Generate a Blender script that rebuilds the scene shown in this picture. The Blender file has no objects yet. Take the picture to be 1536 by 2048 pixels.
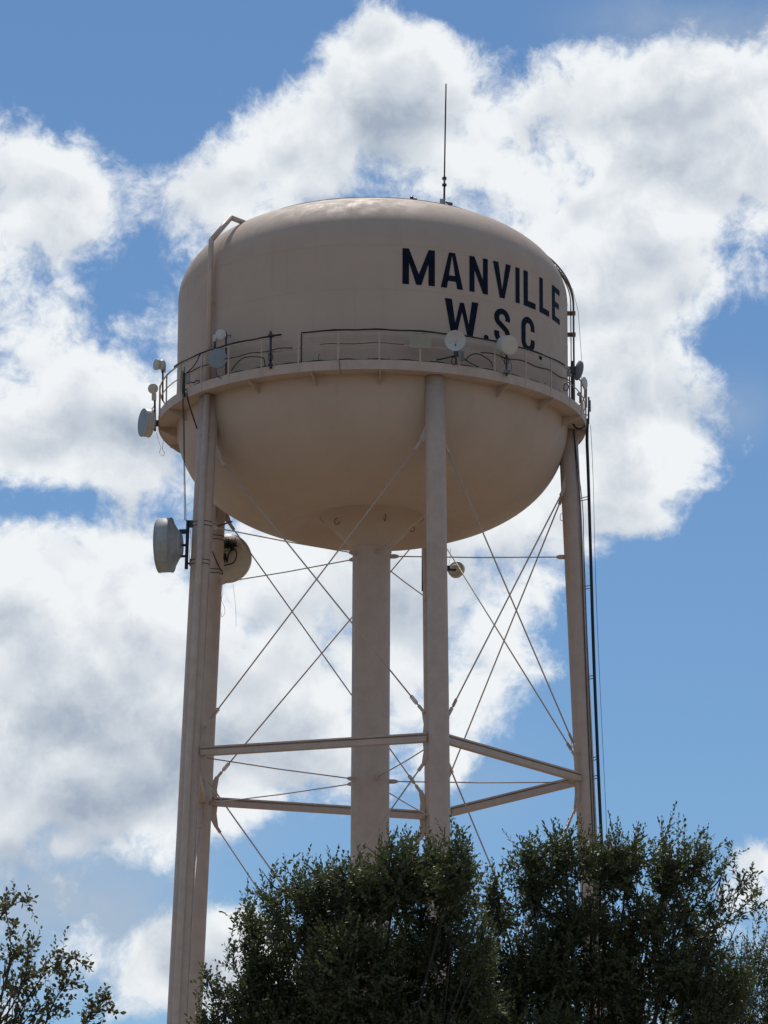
import bpy, math, random
import numpy as np
from mathutils import Vector, Matrix

# ------------------------------------------------------------------ camera, world, sun
SC = bpy.context.scene
COL = SC.collection
R = math.radians
EYE = Vector((0.0, -138.38, 1.7))
FPX = 8059.18                       # focal length in photo pixels (photo 1536 x 2048)
PITCH, YAW, ROLL = 0.259956, 0.003151, 0.004755
_fw = Vector((math.sin(YAW)*math.cos(PITCH), math.cos(YAW)*math.cos(PITCH), math.sin(PITCH)))
_r0 = Vector((math.cos(YAW), -math.sin(YAW), 0.0))
_u0 = _r0.cross(_fw)
_rt = _r0*math.cos(ROLL) + _u0*math.sin(ROLL)
_up = -_r0*math.sin(ROLL) + _u0*math.cos(ROLL)
cd = bpy.data.cameras.new('camera'); cam = bpy.data.objects.new('camera', cd); COL.objects.link(cam)
cd.sensor_fit = 'VERTICAL'; cd.sensor_height = 36.0; cd.lens = FPX/2048*36.0
cd.clip_start = 0.5; cd.clip_end = 20000
cam.matrix_world = Matrix(((_rt.x, _up.x, -_fw.x, EYE.x), (_rt.y, _up.y, -_fw.y, EYE.y), (_rt.z, _up.z, -_fw.z, EYE.z), (0, 0, 0, 1)))
SC.camera = cam
SUN_AZ, SUN_EL = R(-8), R(60)       # azimuth from +Y towards +X
vs = SC.view_settings
vs.view_transform = 'Standard'; vs.look = 'None'; vs.gamma = 1.0; vs.use_curve_mapping = False
vs.exposure = 0.0
SC.cycles.max_bounces = 6; SC.cycles.diffuse_bounces = 3; SC.cycles.glossy_bounces = 2; SC.cycles.transparent_max_bounces = 8

sd = bpy.data.lights.new('sun', 'SUN'); sd.energy = 3.2; sd.angle = R(0.53); sd.color = (1.0, 0.95, 0.87)
sun = bpy.data.objects.new('sun', sd); COL.objects.link(sun)
_sdir = Vector((math.sin(SUN_AZ)*math.cos(SUN_EL), math.cos(SUN_AZ)*math.cos(SUN_EL), math.sin(SUN_EL)))
sun.rotation_euler = _sdir.to_track_quat('Z', 'Y').to_euler()
sun.location = (0, 0, 120)

def ray(x, y):
    return _fw + _rt*((x-768)/FPX) - _up*((y-1024)/FPX)
def at(x, y, Y):
    """point of the place seen at photo pixel x, y that stands at depth Y"""
    d = ray(x, y); return EYE + d*((Y-EYE.y)/d.y)
def on(x, y, rad):
    """point on the tower-centred cylinder of radius rad"""
    d = ray(x, y); a = d.x**2+d.y**2; b = 2*(EYE.x*d.x+EYE.y*d.y); c = EYE.x**2+EYE.y**2-rad*rad
    q = max(b*b-4*a*c, 0); return EYE + d*((-b-math.sqrt(q))/(2*a))
def azel(x, y):
    d = ray(x, y).normalized(); return math.degrees(math.atan2(d.x, d.y)), math.degrees(math.asin(d.z))

class NT:
    """small node-tree helper"""
    def __init__(s, nt): s.nt = nt; s.n = nt.nodes; s.l = nt.links
    def node(s, t, **k):
        n = s.n.new(t)
        for a, v in k.items(): setattr(n, a, v)
        return n
    def put(s, sock, v):
        if hasattr(v, 'is_output') or isinstance(v, bpy.types.NodeSocket): s.l.new(v, sock)
        else: sock.default_value = v
    def m(s, op, a, b=None, c=None, clamp=False):
        n = s.node('ShaderNodeMath', operation=op, use_clamp=clamp)
        for i, v in enumerate((a, b, c)):
            if v is not None: s.put(n.inputs[i], v)
        return n.outputs[0]
    def v(s, op, a, b=None):
        n = s.node('ShaderNodeVectorMath', operation=op)
        s.put(n.inputs[0], a)
        if b is not None: s.put(n.inputs[1], b)
        return n.outputs['Value'] if op in ('DOT_PRODUCT', 'LENGTH') else n.outputs[0]
    def noise(s, vec, scale, detail=6, rough=0.55, dist=0.0, lac=2.0):
        n = s.node('ShaderNodeTexNoise'); s.put(n.inputs['Vector'], vec)
        n.inputs['Scale'].default_value = scale; n.inputs['Detail'].default_value = detail
        n.inputs['Roughness'].default_value = rough; n.inputs['Distortion'].default_value = dist; n.inputs['Lacunarity'].default_value = lac
        return n.outputs[0]
    def ramp(s, x, a, b, lo=0.0, hi=1.0, smooth=True):
        n = s.node('ShaderNodeMapRange'); n.interpolation_type = 'SMOOTHSTEP' if smooth else 'LINEAR'
        s.put(n.inputs[0], x)
        for i, v in ((1, a), (2, b), (3, lo), (4, hi)): n.inputs[i].default_value = v
        return n.outputs[0]
    def mix(s, f, a, b):
        n = s.node('ShaderNodeMix', data_type='RGBA'); s.put(n.inputs[0], f); s.put(n.inputs[6], a); s.put(n.inputs[7], b)
        return n.outputs[2]

world = bpy.data.worlds.new('World'); SC.world = world; world.use_nodes = True
w = NT(world.node_tree); w.n.clear()
out = w.node('ShaderNodeOutputWorld'); bg = w.node('ShaderNodeBackground'); bg.inputs[1].default_value = 0.078
w.l.new(bg.outputs[0], out.inputs[0])
skyn = w.node('ShaderNodeTexSky', sky_type='NISHITA', sun_disc=False)
skyn.sun_elevation = SUN_EL; skyn.sun_rotation = SUN_AZ; skyn.altitude = 150
skyn.air_density = 1.0; skyn.dust_density = 0.1; skyn.ozone_density = 3.0
tc = w.node('ShaderNodeTexCoord'); D = w.v('NORMALIZE', tc.outputs['Generated'])
sp = w.node('ShaderNodeSeparateXYZ'); w.l.new(D, sp.inputs[0])
az = w.m('MULTIPLY', w.m('ARCTAN2', sp.outputs[0], sp.outputs[1]), 57.29578)
el = w.m('MULTIPLY', w.m('ARCSINE', sp.outputs[2]), 57.29578)
cb = w.node('ShaderNodeCombineXYZ'); w.l.new(az, cb.inputs[0]); w.l.new(el, cb.inputs[1]); AE = cb.outputs[0]
PXD = 57.29578/FPX
def blobs(lst, start):
    acc = start
    for (x, y, sx, sy, wt) in lst:
        a, e = azel(x, y)
        k = 1/(PXD*1.2)
        q = w.v('MULTIPLY', w.v('SUBTRACT', AE, (a, e, 0)), (k/sx, k/sy, 0))
        g = w.m('EXPONENT', w.m('MULTIPLY', w.v('DOT_PRODUCT', q, q), -1.0))
        acc = w.m('MULTIPLY_ADD', g, wt, acc)
    return acc
CLOUDS = [  # where the cumulus stands in the sky and where it is open: photo bearing, extent, weight
 (110, 380, 150, 110, .85), (40, 700, 200, 230, .75), (200, 830, 170, 110, .5), (540, 300, 190, 140, .8), (760, 120, 100, 110, 1.0), (1000, 270, 300, 160, .9),
 (1370, 260, 170, 140, .9), (1240, 560, 220, 220, .7), (1390, 890, 120, 70, .75), (1290, 1040, 100, 70, .9), (1270, 800, 150, 150, .6), (1150, 950, 150, 150, .5), (350, 1900, 80, 80, .3), (1080, 1180, 140, 140, .75),
 (600, 1200, 330, 250, .8), (180, 1220, 240, 200, .9), (130, 1560, 240, 90, .9), (450, 1510, 220, 90, .7), (960, 1430, 65, 70, .9), (900, 1540, 60, 60, .5),
 (390, 1940, 130, 90, 1.2), (1500, 1720, 70, 65, 1.7), (90, 1700, 200, 50, .4), (90, 1910, 120, 120, -.6), (400, 400, 100, 70, .6), (860, 1290, 90, 120, .8), (1510, 330, 90, 170, .7), (900, 0, 220, 40, -.7), (480, 1900, 90, 90, .5), (280, 900, 110, 70, .5), (1000, 1330, 80, 80, .4), (300, 1725, 40, 20, .3),
 (170, 80, 330, 130, -1.2), (520, 40, 130, 110, -1.0), (330, 265, 110, 70, -.85), (220, 550, 80, 45, -.3), (290, 720, 60, 60, -.3), (70, 1000, 160, 36, -1.1),
 (1200, 0, 280, 80, -.9), (1430, 30, 120, 70, -.6), (1490, 690, 100, 60, -.9), (1490, 1250, 190, 270, -1.5), (1300, 1520, 280, 170, -1.5), (1000, 1690, 220, 90, -1.2),
 (640, 1730, 260, 60, -1.3), (330, 1800, 110, 50, -.9), (235, 1880, 40, 70, -.6), (750, 340, 50, 40, -.2), (1190, 370, 60, 45, -.5), (1440, 480, 60, 60, -.3)]
GREYS = [(220, 880, 220, 60, .5), (150, 1420, 220, 120, .55), (170, 1600, 220, 35, .4), (520, 1420, 200, 110, .45), (1150, 480, 160, 90, .25),
 (740, 280, 110, 90, .3), (830, 1200, 110, 120, .3), (80, 1760, 200, 80, .7), (1250, 720, 120, 120, .3)]
L = w.m('MULTIPLY', blobs(CLOUDS, -0.32), .9)
wa = w.node('ShaderNodeTexNoise'); w.l.new(D, wa.inputs['Vector']); wa.inputs['Scale'].default_value = 40; wa.inputs['Detail'].default_value = 4; wa.inputs['Roughness'].default_value = .55
Dw = w.v('ADD', D, w.v('MULTIPLY', w.v('SUBTRACT', wa.outputs['Color'], (.5, .5, .5)), (.014, .014, .012)))
def puffs(vec, scale, detail, rough=.5):
    n = w.node('ShaderNodeTexVoronoi', voronoi_dimensions='3D', feature='F1', normalize=True); w.put(n.inputs['Vector'], vec)
    n.inputs['Scale'].default_value = scale; n.inputs['Detail'].default_value = detail; n.inputs['Roughness'].default_value = rough; n.inputs['Lacunarity'].default_value = 2.2
    return w.m('SUBTRACT', .42, n.outputs['Distance'])
n1 = w.noise(Dw, 22, 8, 0.68)
pf = puffs(Dw, 46, 3.0, .6)
F = w.m('ADD', L, w.m('MULTIPLY_ADD', w.m('SUBTRACT', n1, .5), 4.2, w.m('MULTIPLY', pf, 1.5)))
cover = w.ramp(F, -0.20, 0.58)
G = blobs(GREYS, 0.0)
up = (0.0, -0.0012, 0.0050)                            # the same cloud a little higher: lit tops, shaded bases
Du = w.v('ADD', Dw, up)
relief = w.m('MULTIPLY', w.m('SUBTRACT', w.noise(Du, 22, 3, 0.5), w.noise(Dw, 22, 3, 0.5)), 4.2)
relief2 = w.m('MULTIPLY', w.m('SUBTRACT', puffs(Du, 46, 0.0), puffs(Dw, 46, 0.0)), 1.7)
thick = w.ramp(F, 0.45, 1.9)
S = w.m('ADD', w.m('MULTIPLY', thick, 0.55), w.m('ADD', w.m('MULTIPLY', G, 0.9), w.m('ADD', relief, relief2)), clamp=True)
ccol = w.mix(S, (11.2, 11.6, 11.9, 1), (4.6, 5.5, 6.8, 1))
blue = w.mix(1.0, skyn.outputs[0], (0.80, .97, 1.08, 1)); blue.node.blend_type = 'MULTIPLY'
VEIL = blobs([(90, 1770, 220, 110, .75), (250, 1900, 160, 90, .4), (450, 1640, 200, 60, .3), (900, 1560, 120, 80, .25), (1480, 60, 200, 60, .5), (1300, 40, 120, 40, .3), (1480, 820, 60, 50, .35)], 0.0)
veil = w.m('MULTIPLY', VEIL, w.ramp(w.noise(Dw, 30, 7, .6), .35, .65, .35, 1.0))
blue = w.mix(w.m('MINIMUM', veil, .8), blue, (5.6, 6.5, 7.7, 1))
w.l.new(w.mix(cover, blue, ccol), bg.inputs[0])
world.cycles.sampling_method = 'MANUAL'; world.cycles.sample_map_resolution = 512

# ------------------------------------------------------------------ materials
def pmat(name, col, rough=0.5, metal=0.0, var=0.12, scale=3.0, bump=0.0, spec=0.5, streak=0.0, dirt=None, bscale=None):
    m = bpy.data.materials.new(name); m.use_nodes = True; t = NT(m.node_tree); b = t.n['Principled BSDF']
    tcn = t.node('ShaderNodeTexCoord'); P = tcn.outputs['Object']
    n = t.noise(P, scale, 6, 0.6)
    c2 = tuple(x*(1-var) for x in col)+(1,); c1 = tuple(min(1, x*(1+var*.6)) for x in col)+(1,)
    c = t.mix(t.ramp(n, .3, .7), c1, c2)
    if streak:
        st = t.noise(t.v('MULTIPLY', P, (1.6, 1.6, .07)), 2.6, 7, 0.62)
        dc = dirt or tuple(x*.55 for x in col)
        c = t.mix(t.m('MULTIPLY', t.ramp(st, .52, .78), streak), c, tuple(dc)+(1,))
    t.l.new(c, b.inputs['Base Color'])
    rn = t.noise(P, scale*4, 4, .6)
    t.l.new(t.ramp(rn, .3, .7, max(.05, rough-.08), min(1, rough+.1)), b.inputs['Roughness'])
    b.inputs['Metallic'].default_value = metal; b.inputs['Specular IOR Level'].default_value = spec
    if bump:
        bn = t.node('ShaderNodeBump'); bn.inputs['Strength'].default_value = bump; bn.inputs['Distance'].default_value = .02
        t.l.new(t.noise(P, bscale or scale*3, 5, .55), bn.inputs['Height']); t.l.new(bn.outputs[0], b.inputs['Normal'])
    return m
M = {}
M['paint'] = pmat('tan_tank_paint', (.50, .390, .318), .64, var=.05, scale=.5, bump=0, spec=.2, streak=.16, dirt=(.32, .24, .18), bscale=.6)
M['steel'] = pmat('tan_steel_paint', (.50, .388, .322), .58, var=.08, scale=2.2, bump=.05, streak=.25, dirt=(.33, .22, .17))
M['pipe'] = pmat('pale_tan_paint', (.54, .425, .345), .5, var=.10, scale=2.0, streak=.2)
M['navy'] = pmat('navy_letter_paint', (.006, .010, .026), .7, var=.3, scale=2, spec=.12)
M['black'] = pmat('black_rubber', (.012, .012, .013), .55, var=.2, scale=6)
M['wire'] = pmat('pale_wire', (.30, .30, .30), .5, var=.2, scale=6)
M['galv'] = pmat('dull_galvanised_steel', (.16, .17, .18), .5, .6, var=.25, scale=8)
M['mast'] = pmat('dark_steel', (.045, .048, .06), .5, .3, var=.25, scale=8)
M['white'] = pmat('white_radome_plastic', (.55, .56, .57), .4, var=.06, scale=5, streak=.2, dirt=(.4, .39, .36))
M['beige'] = pmat('cream_radome_plastic', (.56, .51, .43), .45, var=.06, scale=5, streak=.2, dirt=(.33, .29, .23))
M['grey'] = pmat('grey_radome_fabric', (.24, .27, .31), .5, var=.06, scale=5)
M['drum'] = pmat('grey_painted_shroud', (.36, .37, .375), .5, var=.12, scale=4, streak=.7, dirt=(.16, .14, .11))
M['box'] = pmat('grey_enclosure', (.30, .33, .32), .5, var=.12, scale=6)
M['panel'] = pmat('olive_cream_panel', (.33, .30, .22), .5, var=.05, scale=4)
M['red'] = pmat('red_lens', (.16, .012, .010), .2, var=.1, scale=6)
M['rust'] = pmat('brown_rusty_paint', (.20, .145, .11), .6, var=.25, scale=5, streak=.4)
M['bark'] = pmat('grey_brown_bark', (.045, .037, .030), .85, var=.35, scale=14, bump=.5)
M['twig'] = pmat('brown_twig', (.06, .045, .032), .8, var=.3, scale=20)
M['nest'] = pmat('dry_black_straw', (.03, .024, .018), .9, var=.4, scale=20)

def leafmat(name, c1, c2, trans, tw):
    m = bpy.data.materials.new(name); m.use_nodes = True; t = NT(m.node_tree); b = t.n['Principled BSDF']
    a = t.node('ShaderNodeAttribute', attribute_name='tint')
    c = t.mix(a.outputs['Fac'], c1+(1,), c2+(1,))
    t.l.new(c, b.inputs['Base Color']); b.inputs['Roughness'].default_value = .52; b.inputs['Specular IOR Level'].default_value = .35
    tr = t.node('ShaderNodeBsdfTranslucent'); tr.inputs[0].default_value = trans+(1,)
    mx = t.node('ShaderNodeMixShader'); mx.inputs[0].default_value = tw
    t.l.new(b.outputs[0], mx.inputs[1]); t.l.new(tr.outputs[0], mx.inputs[2]); t.l.new(mx.outputs[0], t.n['Material Output'].inputs[0])
    return m
M['leaf'] = leafmat('oak_leaf', (.055, .072, .036), (.110, .125, .060), (.12, .15, .04), .25)
M['leaf2'] = leafmat('elm_leaf', (.050, .062, .026), (.120, .090, .038), (.16, .15, .04), .28)

# ------------------------------------------------------------------ mesh helpers
ORG = {}
def tag(o, label=None, cat=None, group=None, kind=None):
    if label: o['label'] = label
    if cat: o['category'] = cat
    if group: o['group'] = group
    if kind: o['kind'] = kind
    return o
def thing(name, loc, label, cat, group=None):
    o = bpy.data.objects.new(name, None); COL.objects.link(o); o.location = loc; o.empty_display_size = .2
    ORG[o.name] = Vector(loc); return tag(o, label, cat, group)
def frame(d):
    d = d.normalized(); h = Vector((0, 0, 1)) if abs(d.z) < .9 else Vector((1, 0, 0))
    a = d.cross(h).normalized(); return a, a.cross(d).normalized()      # side, up
class MB:
    def __init__(s): s.v = []; s.f = []; s.sm = []
    def add(s, vs, fs, smooth=False):
        o = len(s.v); s.v += [Vector(x) for x in vs]
        for f in fs: s.f.append([i+o for i in f]); s.sm.append(smooth)
        return s
    def tube(s, pts, r, n=10, cap=True):
        pts = [Vector(p) for p in pts]; rs = r if isinstance(r, (list, tuple)) else [r]*len(pts)
        vs = []; a0 = None
        for i, p in enumerate(pts):
            d = (pts[min(i+1, len(pts)-1)]-pts[max(i-1, 0)]).normalized()
            if a0 is None: a0, _ = frame(d)
            a = (a0 - d*a0.dot(d)).normalized(); b = d.cross(a); a0 = a
            for k in range(n):
                t = 2*math.pi*k/n; vs.append(p + a*(math.cos(t)*rs[i]) + b*(math.sin(t)*rs[i]))
        fs = [[i*n+k, i*n+(k+1) % n, (i+1)*n+(k+1) % n, (i+1)*n+k] for i in range(len(pts)-1) for k in range(n)]
        s.add(vs, fs, True)
        if cap:
            o = len(s.v)-len(vs); s.f.append([o+k for k in range(n)][::-1]); s.sm.append(False)
            e = o+(len(pts)-1)*n; s.f.append([e+k for k in range(n)]); s.sm.append(False)
        return s
    def lathe(s, prof, c=(0, 0, 0), axis=(0, 0, 1), n=32, smooth=True):
        """profile of (radius, distance along axis)"""
        c = Vector(c); ax = Vector(axis).normalized(); a, b = frame(ax); vs = []; fs = []
        for (r, h) in prof:
            for k in range(n):
                t = 2*math.pi*k/n; vs.append(c + ax*h + a*(math.cos(t)*r) + b*(math.sin(t)*r))
        for i in range(len(prof)-1):
            for k in range(n): fs.append([i*n+k, i*n+(k+1) % n, (i+1)*n+(k+1) % n, (i+1)*n+k])
        s.add(vs, fs, smooth)
        return s
    def box(s, c, sx, sy, sz, x=(1, 0, 0), y=(0, 1, 0), z=(0, 0, 1)):
        c = Vector(c); x = Vector(x); y = Vector(y); z = Vector(z); e = .12*min(sx, sy, sz)
        vs = [c + x*(i*sx/2) + y*(j*sy/2) + z*(k*sz/2) for i in (-1, 1) for j in (-1, 1) for k in (-1, 1)]
        return s.add(vs, [[0, 1, 3, 2], [4, 6, 7, 5], [0, 4, 5, 1], [2, 3, 7, 6], [0, 2, 6, 4], [1, 5, 7, 3]])
    def prism(s, poly, c, x, y, th):
        """flat outline poly in axes x, y about c, thickness th"""
        c = Vector(c); x = Vector(x).normalized(); y = Vector(y).normalized(); z = x.cross(y).normalized(); n = len(poly)
        vs = [c+x*p[0]+y*p[1]-z*(th/2) for p in poly]+[c+x*p[0]+y*p[1]+z*(th/2) for p in poly]
        fs = [list(range(n))[::-1], list(range(n, 2*n))]+[[i, (i+1) % n, n+(i+1) % n, n+i] for i in range(n)]
        return s.add(vs, fs)
    def build(s, name, mat, parent=None, loc=None):
        org = ORG.get(parent.name, Vector()) if parent else Vector(loc or (0, 0, 0))
        me = bpy.data.meshes.new(name); me.from_pydata([tuple(v-org) for v in s.v], [], s.f)
        me.polygons.foreach_set('use_smooth', s.sm); me.update()
        o = bpy.data.objects.new(name, me); COL.objects.link(o); me.materials.append(M[mat] if isinstance(mat, str) else mat)
        if parent: o.parent = parent
        else: o.location = org
        ORG[o.name] = org
        return o
def put(src, name, parent, loc, rotz=0.0):
    o = bpy.data.objects.new(name, src.data); COL.objects.link(o); o.parent = parent
    o.location = Vector(loc)-ORG.get(parent.name, Vector()); o.rotation_euler = (0, 0, rotz); ORG[o.name] = Vector(loc); return o
Z0 = EYE.z
def cyl(a, r, z):          # tower coordinates: azimuth (deg) from the front, radius, height above eye
    t = R(a); return Vector((r*math.sin(t), -r*math.cos(t), z+Z0))
def arc(a0, a1, r, z, step=2.0, f=None):
    n = max(2, int(abs(a1-a0)/step)+1); res = []
    for i in range(n+1):
        a = a0+(a1-a0)*i/n; dr, dz = f(a) if f else (0, 0); res.append(cyl(a, r+dr, z+dz))
    return res
rng = random.Random(7)

# ------------------------------------------------------------------ ground
gm = bpy.data.materials.new('dry_grass_ground'); gm.use_nodes = True; t = NT(gm.node_tree)
P = t.node('ShaderNodeTexCoord').outputs['Object']
gc = t.mix(t.ramp(t.noise(P, .06, 8, .6), .38, .62), (.235, .180, .128, 1), (.16, .132, .090, 1))
gc = t.mix(t.ramp(t.noise(P, 1.7, 6, .65), .5, .75), gc, (.30, .24, .17, 1))
t.l.new(gc, t.n['Principled BSDF'].inputs['Base Color']); t.n['Principled BSDF'].inputs['Roughness'].default_value = .95
g = MB(); q = 6000
g.add([(-q, -q, 0), (q, -q, 0), (q, q, 0), (-q, q, 0)], [[0, 1, 2, 3]])
tag(g.build('ground', gm), 'dry grass ground around the tower', None, None, 'structure')

# ------------------------------------------------------------------ water tower
RT = 7.0; ZC0, ZC1 = 40.3, 44.5      # cylinder bottom and top
ZB = 39.79; RB = 7.633                # balcony underside, outer radius
ZS = 27.19; SLOPE = 0.03913; RS = 7.487
def leg_r(z): return RS-SLOPE*(z-ZS)
LEGAZ = [-54.297, 17.703, 89.703, 161.703, 233.703]     # A B C E D
def roofz(r):
    c = min(1.0, max(0.0, r/7.0)); cs = c**1.4; return ZC1+3.0*math.sqrt(max(0, 1-cs*cs))
tower = thing('water_tower', (0, 0, 0), 'tall tan steel water tower on five legs with navy lettering on its tank', 'water tower')
prof = []
for i in range(0, 11):                                   # bottom centre, lifted around the riser cone
    r = 1.84+(3.4-1.84)*i/10; s_ = (r-1.84)/(3.4-1.84)
    prof.append((r, 36.58-0.36*(s_*s_*(3-2*s_))))
for i in range(28, -1, -1):
    tt = i/29*math.pi/2*.73; r = 7*math.cos(tt)**(2/2.4); z = ZC0-4.4*math.sin(tt)**(2/2.4)
    if r > 3.75: prof.append((r, z))
for i in range(1, 6): prof.append((7.0, ZC0+(ZC1-ZC0)*i/6))
for i in range(0, 61):
    tt = i/60*math.pi/2; prof.append((max(.02, 7*math.cos(tt)**(2/2.8)), ZC1+3*math.sin(tt)))
tk = MB(); tk.lathe([(r, z+Z0) for r, z in prof], n=192); tank = tk.build('tank', 'paint', tower)
cn = MB(); cn.lathe([(.70, 35.42+Z0), (.74, 35.50+Z0), (1.2, 35.97+Z0), (1.80, 36.56+Z0), (1.86, 36.62+Z0)], n=72); cone = cn.build('riser_cone', 'paint', tower)

def shell(a, z, off):                                    # point on the tank shell at height z
    r = 7.0
    if z > ZC1:
        s_ = min(1, (z-ZC1)/3); c = math.sqrt(max(0, 1-s_*s_)); r = 7*c**(2/2.8)
    if z < ZC0:
        s_ = min(1, ((ZC0-z)/4.4))**1.2; c = math.sqrt(max(0, 1-s_*s_)); r = 7*c**(2/2.4)
    return cyl(a, r+off, z)
def ringseam(r, z, wdt=.018, h=.006):
    s = MB(); s.lathe([(r-.01, z+Z0-wdt), (r+h, z+Z0-wdt*.4), (r+h, z+Z0+wdt*.4), (r-.01, z+Z0+wdt)], n=160); return s.build('weld_seam', 'paint', tank)
for z in (41.05, 42.86, 44.45): ringseam(7.0, z)
r_k = 4.75; s = MB(); zk = roofz(r_k)
s.lathe([(r_k+.05, zk+Z0-.045), (r_k+.06, zk+Z0+.004), (r_k-.03, zk+Z0+.022), (r_k-.12, zk+Z0+.02)], n=160); s.build('roof_lap_seam', 'paint', tank)
def vseam(a, z0, z1, n=14, h=.006):
    s = MB(); L_ = []
    for i in range(n+1):
        z = z0+(z1-z0)*i/n; p = shell(a, z, h); t_ = Vector((math.cos(R(a)), math.sin(R(a)), 0)); q_ = shell(a, z, -.012)
        L_ += [q_-t_*.022, p-t_*.008, p+t_*.008, q_+t_*.022]
    s.add(L_, [[4*i+k, 4*i+k+1, 4*i+k+5, 4*i+k+4] for i in range(n) for k in range(3)], True)
    return s.build('plate_seam', 'paint', tank)
for i in range(24): vseam(-172+15*i, 44.48, roofz(r_k)-.01)
for i in range(8): vseam(-160+45*i, 42.88, 44.44, 4); vseam(-140+45*i, 41.07, 42.84, 4); vseam(-150+45*i, 40.35, 41.03, 3)
for i in range(18): vseam(-170+20*i, 36.6, 40.2, 18, .005)

# painted lettering, each letter a 3 mm skin following the wall
def letter(ch, polys, u0, v0, uw, vh):
    """polys: convex quads in a unit box; cut into narrow columns so they follow the curved wall"""
    s = MB()
    for pl in polys:
        us = [p[0] for p in pl]; n = max(1, int((max(us)-min(us))*uw/.10)+1)
        lo, hi = min(us), max(us)
        def span(u):
            ys = []
            for i in range(len(pl)):
                (x0, y0), (x1, y1) = pl[i], pl[(i+1) % len(pl)]
                if abs(x1-x0) < 1e-9:
                    if abs(u-x0) < 1e-6: ys += [y0, y1]
                elif min(x0, x1)-1e-7 <= u <= max(x0, x1)+1e-7: ys.append(y0+(y1-y0)*(u-x0)/(x1-x0))
            return min(ys), max(ys)
        cuts = sorted(set([round(lo+(hi-lo)*i/n, 6) for i in range(n+1)]+[round(x, 6) for x in us]))
        for a, b in zip(cuts[:-1], cuts[1:]):
            e = min(1e-5, (b-a)/10); la, ha = span(a+e); lb, hb = span(b-e)
            def pt(u, v): return cyl(math.degrees((u0+u*uw)/7.0), 7.012, v0+v*vh)
            s.add([pt(a, la), pt(b, lb), pt(b, hb), pt(a, ha)], [[0, 1, 2, 3]], True)
    o = s.build('letter', 'navy', tank); o['label'] = 'navy painted letter '+ch if ch != '.' else 'navy painted full stop'
    return o
def ring_glyph(segs):     # outline strip given as inner/outer point pairs
    return [[segs[i][0], segs[i+1][0], segs[i+1][1], segs[i][1]] for i in range(len(segs)-1)]
k = .2
GM = [[(0, 0), (k, 0), (k, 1), (0, 1)], [(1-k, 0), (1, 0), (1, 1), (1-k, 1)], [(k*.98, 1), (k*.98, .62), (.42, 0), (.5, 0), (.5, .30)], [(1-k*.98, 1), (1-k*.98, .62), (.58, 0), (.5, 0), (.5, .30)]]
GA = [[(0, 0), (.27, 0), (.52, 1), (.36, 1)], [(.73, 0), (1, 0), (.64, 1), (.48, 1)], [(.28, .20), (.72, .20), (.68, .36), (.32, .36)]]
GN = [[(0, 0), (.27, 0), (.27, 1), (0, 1)], [(.73, 0), (1, 0), (1, 1), (.73, 1)], [(.268, 1), (.268, .62), (.732, 0), (.732, .38)]]
GV = [[(0, 1), (.29, 1), (.56, .02), (.37, .0)], [(.71, 1), (1, 1), (.63, 0), (.44, .02)]]
GI = [[(0, 0), (1, 0), (1, 1), (0, 1)]]
GL = [[(0, 0), (.34, 0), (.34, 1), (0, 1)], [(.338, 0), (1, 0), (1, .17), (.338, .17)]]
GE = [[(0, 0), (.34, 0), (.34, 1), (0, 1)], [(.338, 0), (1, 0), (1, .16), (.338, .16)], [(.338, .84), (1, .84), (1, 1), (.338, 1)], [(.338, .42), (.88, .42), (.88, .58), (.338, .58)]]
GW = [[(0, 1), (.20, 1), (.35, .0), (.18, .0)], [(.44, .93), (.56, .93), (.34, 0), (.22, 0)], [(.44, .93), (.56, .93), (.78, 0), (.66, 0)], [(.80, 1), (1, 1), (.82, 0), (.65, 0)]]
def arcpts(cx, cy, rx, ry, a0, a1, n, th, tv):
    return [((cx+(rx-th)*math.cos(R(a0+(a1-a0)*i/n)), cy+(ry-tv)*math.sin(R(a0+(a1-a0)*i/n))), (cx+rx*math.cos(R(a0+(a1-a0)*i/n)), cy+ry*math.sin(R(a0+(a1-a0)*i/n)))) for i in range(n+1)]
GC = ring_glyph(arcpts(.5, .70, .5, .30, 0, 180, 12, .30, .17))+ring_glyph(arcpts(.5, .30, .5, .30, 180, 360, 12, .30, .17))+[[(0, .30), (.30, .30), (.30, .70), (0, .70)], [(.70, .62), (1, .62), (1, .70), (.70, .70)], [(.70, .30), (1, .30), (1, .38), (.70, .38)]]
S1 = arcpts(.5, .73, .5, .27, 8, 225, 14, .30, .16)
S2 = arcpts(.5, .27, .5, .27, 45, -172, 14, .30, .16)
S2i = [(b, a) for a, b in S2]
GS = ring_glyph(S1)+[[S1[-1][0], S1[-1][1], S2[0][0], S2[0][1]]]+ring_glyph(S2i)+[[(.70, .66), (1, .66), (1, .77), (.70, .77)], [(0, .23), (.30, .23), (.30, .34), (0, .34)]]
DOT = [[(.5+.5*math.cos(R(22.5+45*i)), .5+.5*math.sin(R(22.5+45*i))) for i in range(8)]]
H1 = 1.29; V1 = 43.055
for ch, gl, u0, u1 in (('M', GM, 1.01, 2.155), ('A', GA, 2.37, 3.21), ('N', GN, 3.46, 4.215), ('V', GV, 4.44, 5.27), ('I', GI, 5.50, 5.715), ('L', GL, 5.93, 6.63), ('L', GL, 6.885, 7.60), ('E', GE, 7.86, 8.64)):
    letter(ch, gl, u0, V1, u1-u0, H1)
H2 = 1.27; V2 = 41.41
for ch, gl, u0, u1 in (('W', GW, 2.52, 3.82), ('S', GS, 4.49, 5.22), ('C', GC, 5.80, 6.56)): letter(ch, gl, u0, V2, u1-u0, H2)
for u0, v0 in ((4.04, V2-.01), (5.42, V2-.01), (6.83, V2-.11)): letter('.', DOT, u0, v0, .21, .20)

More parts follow.
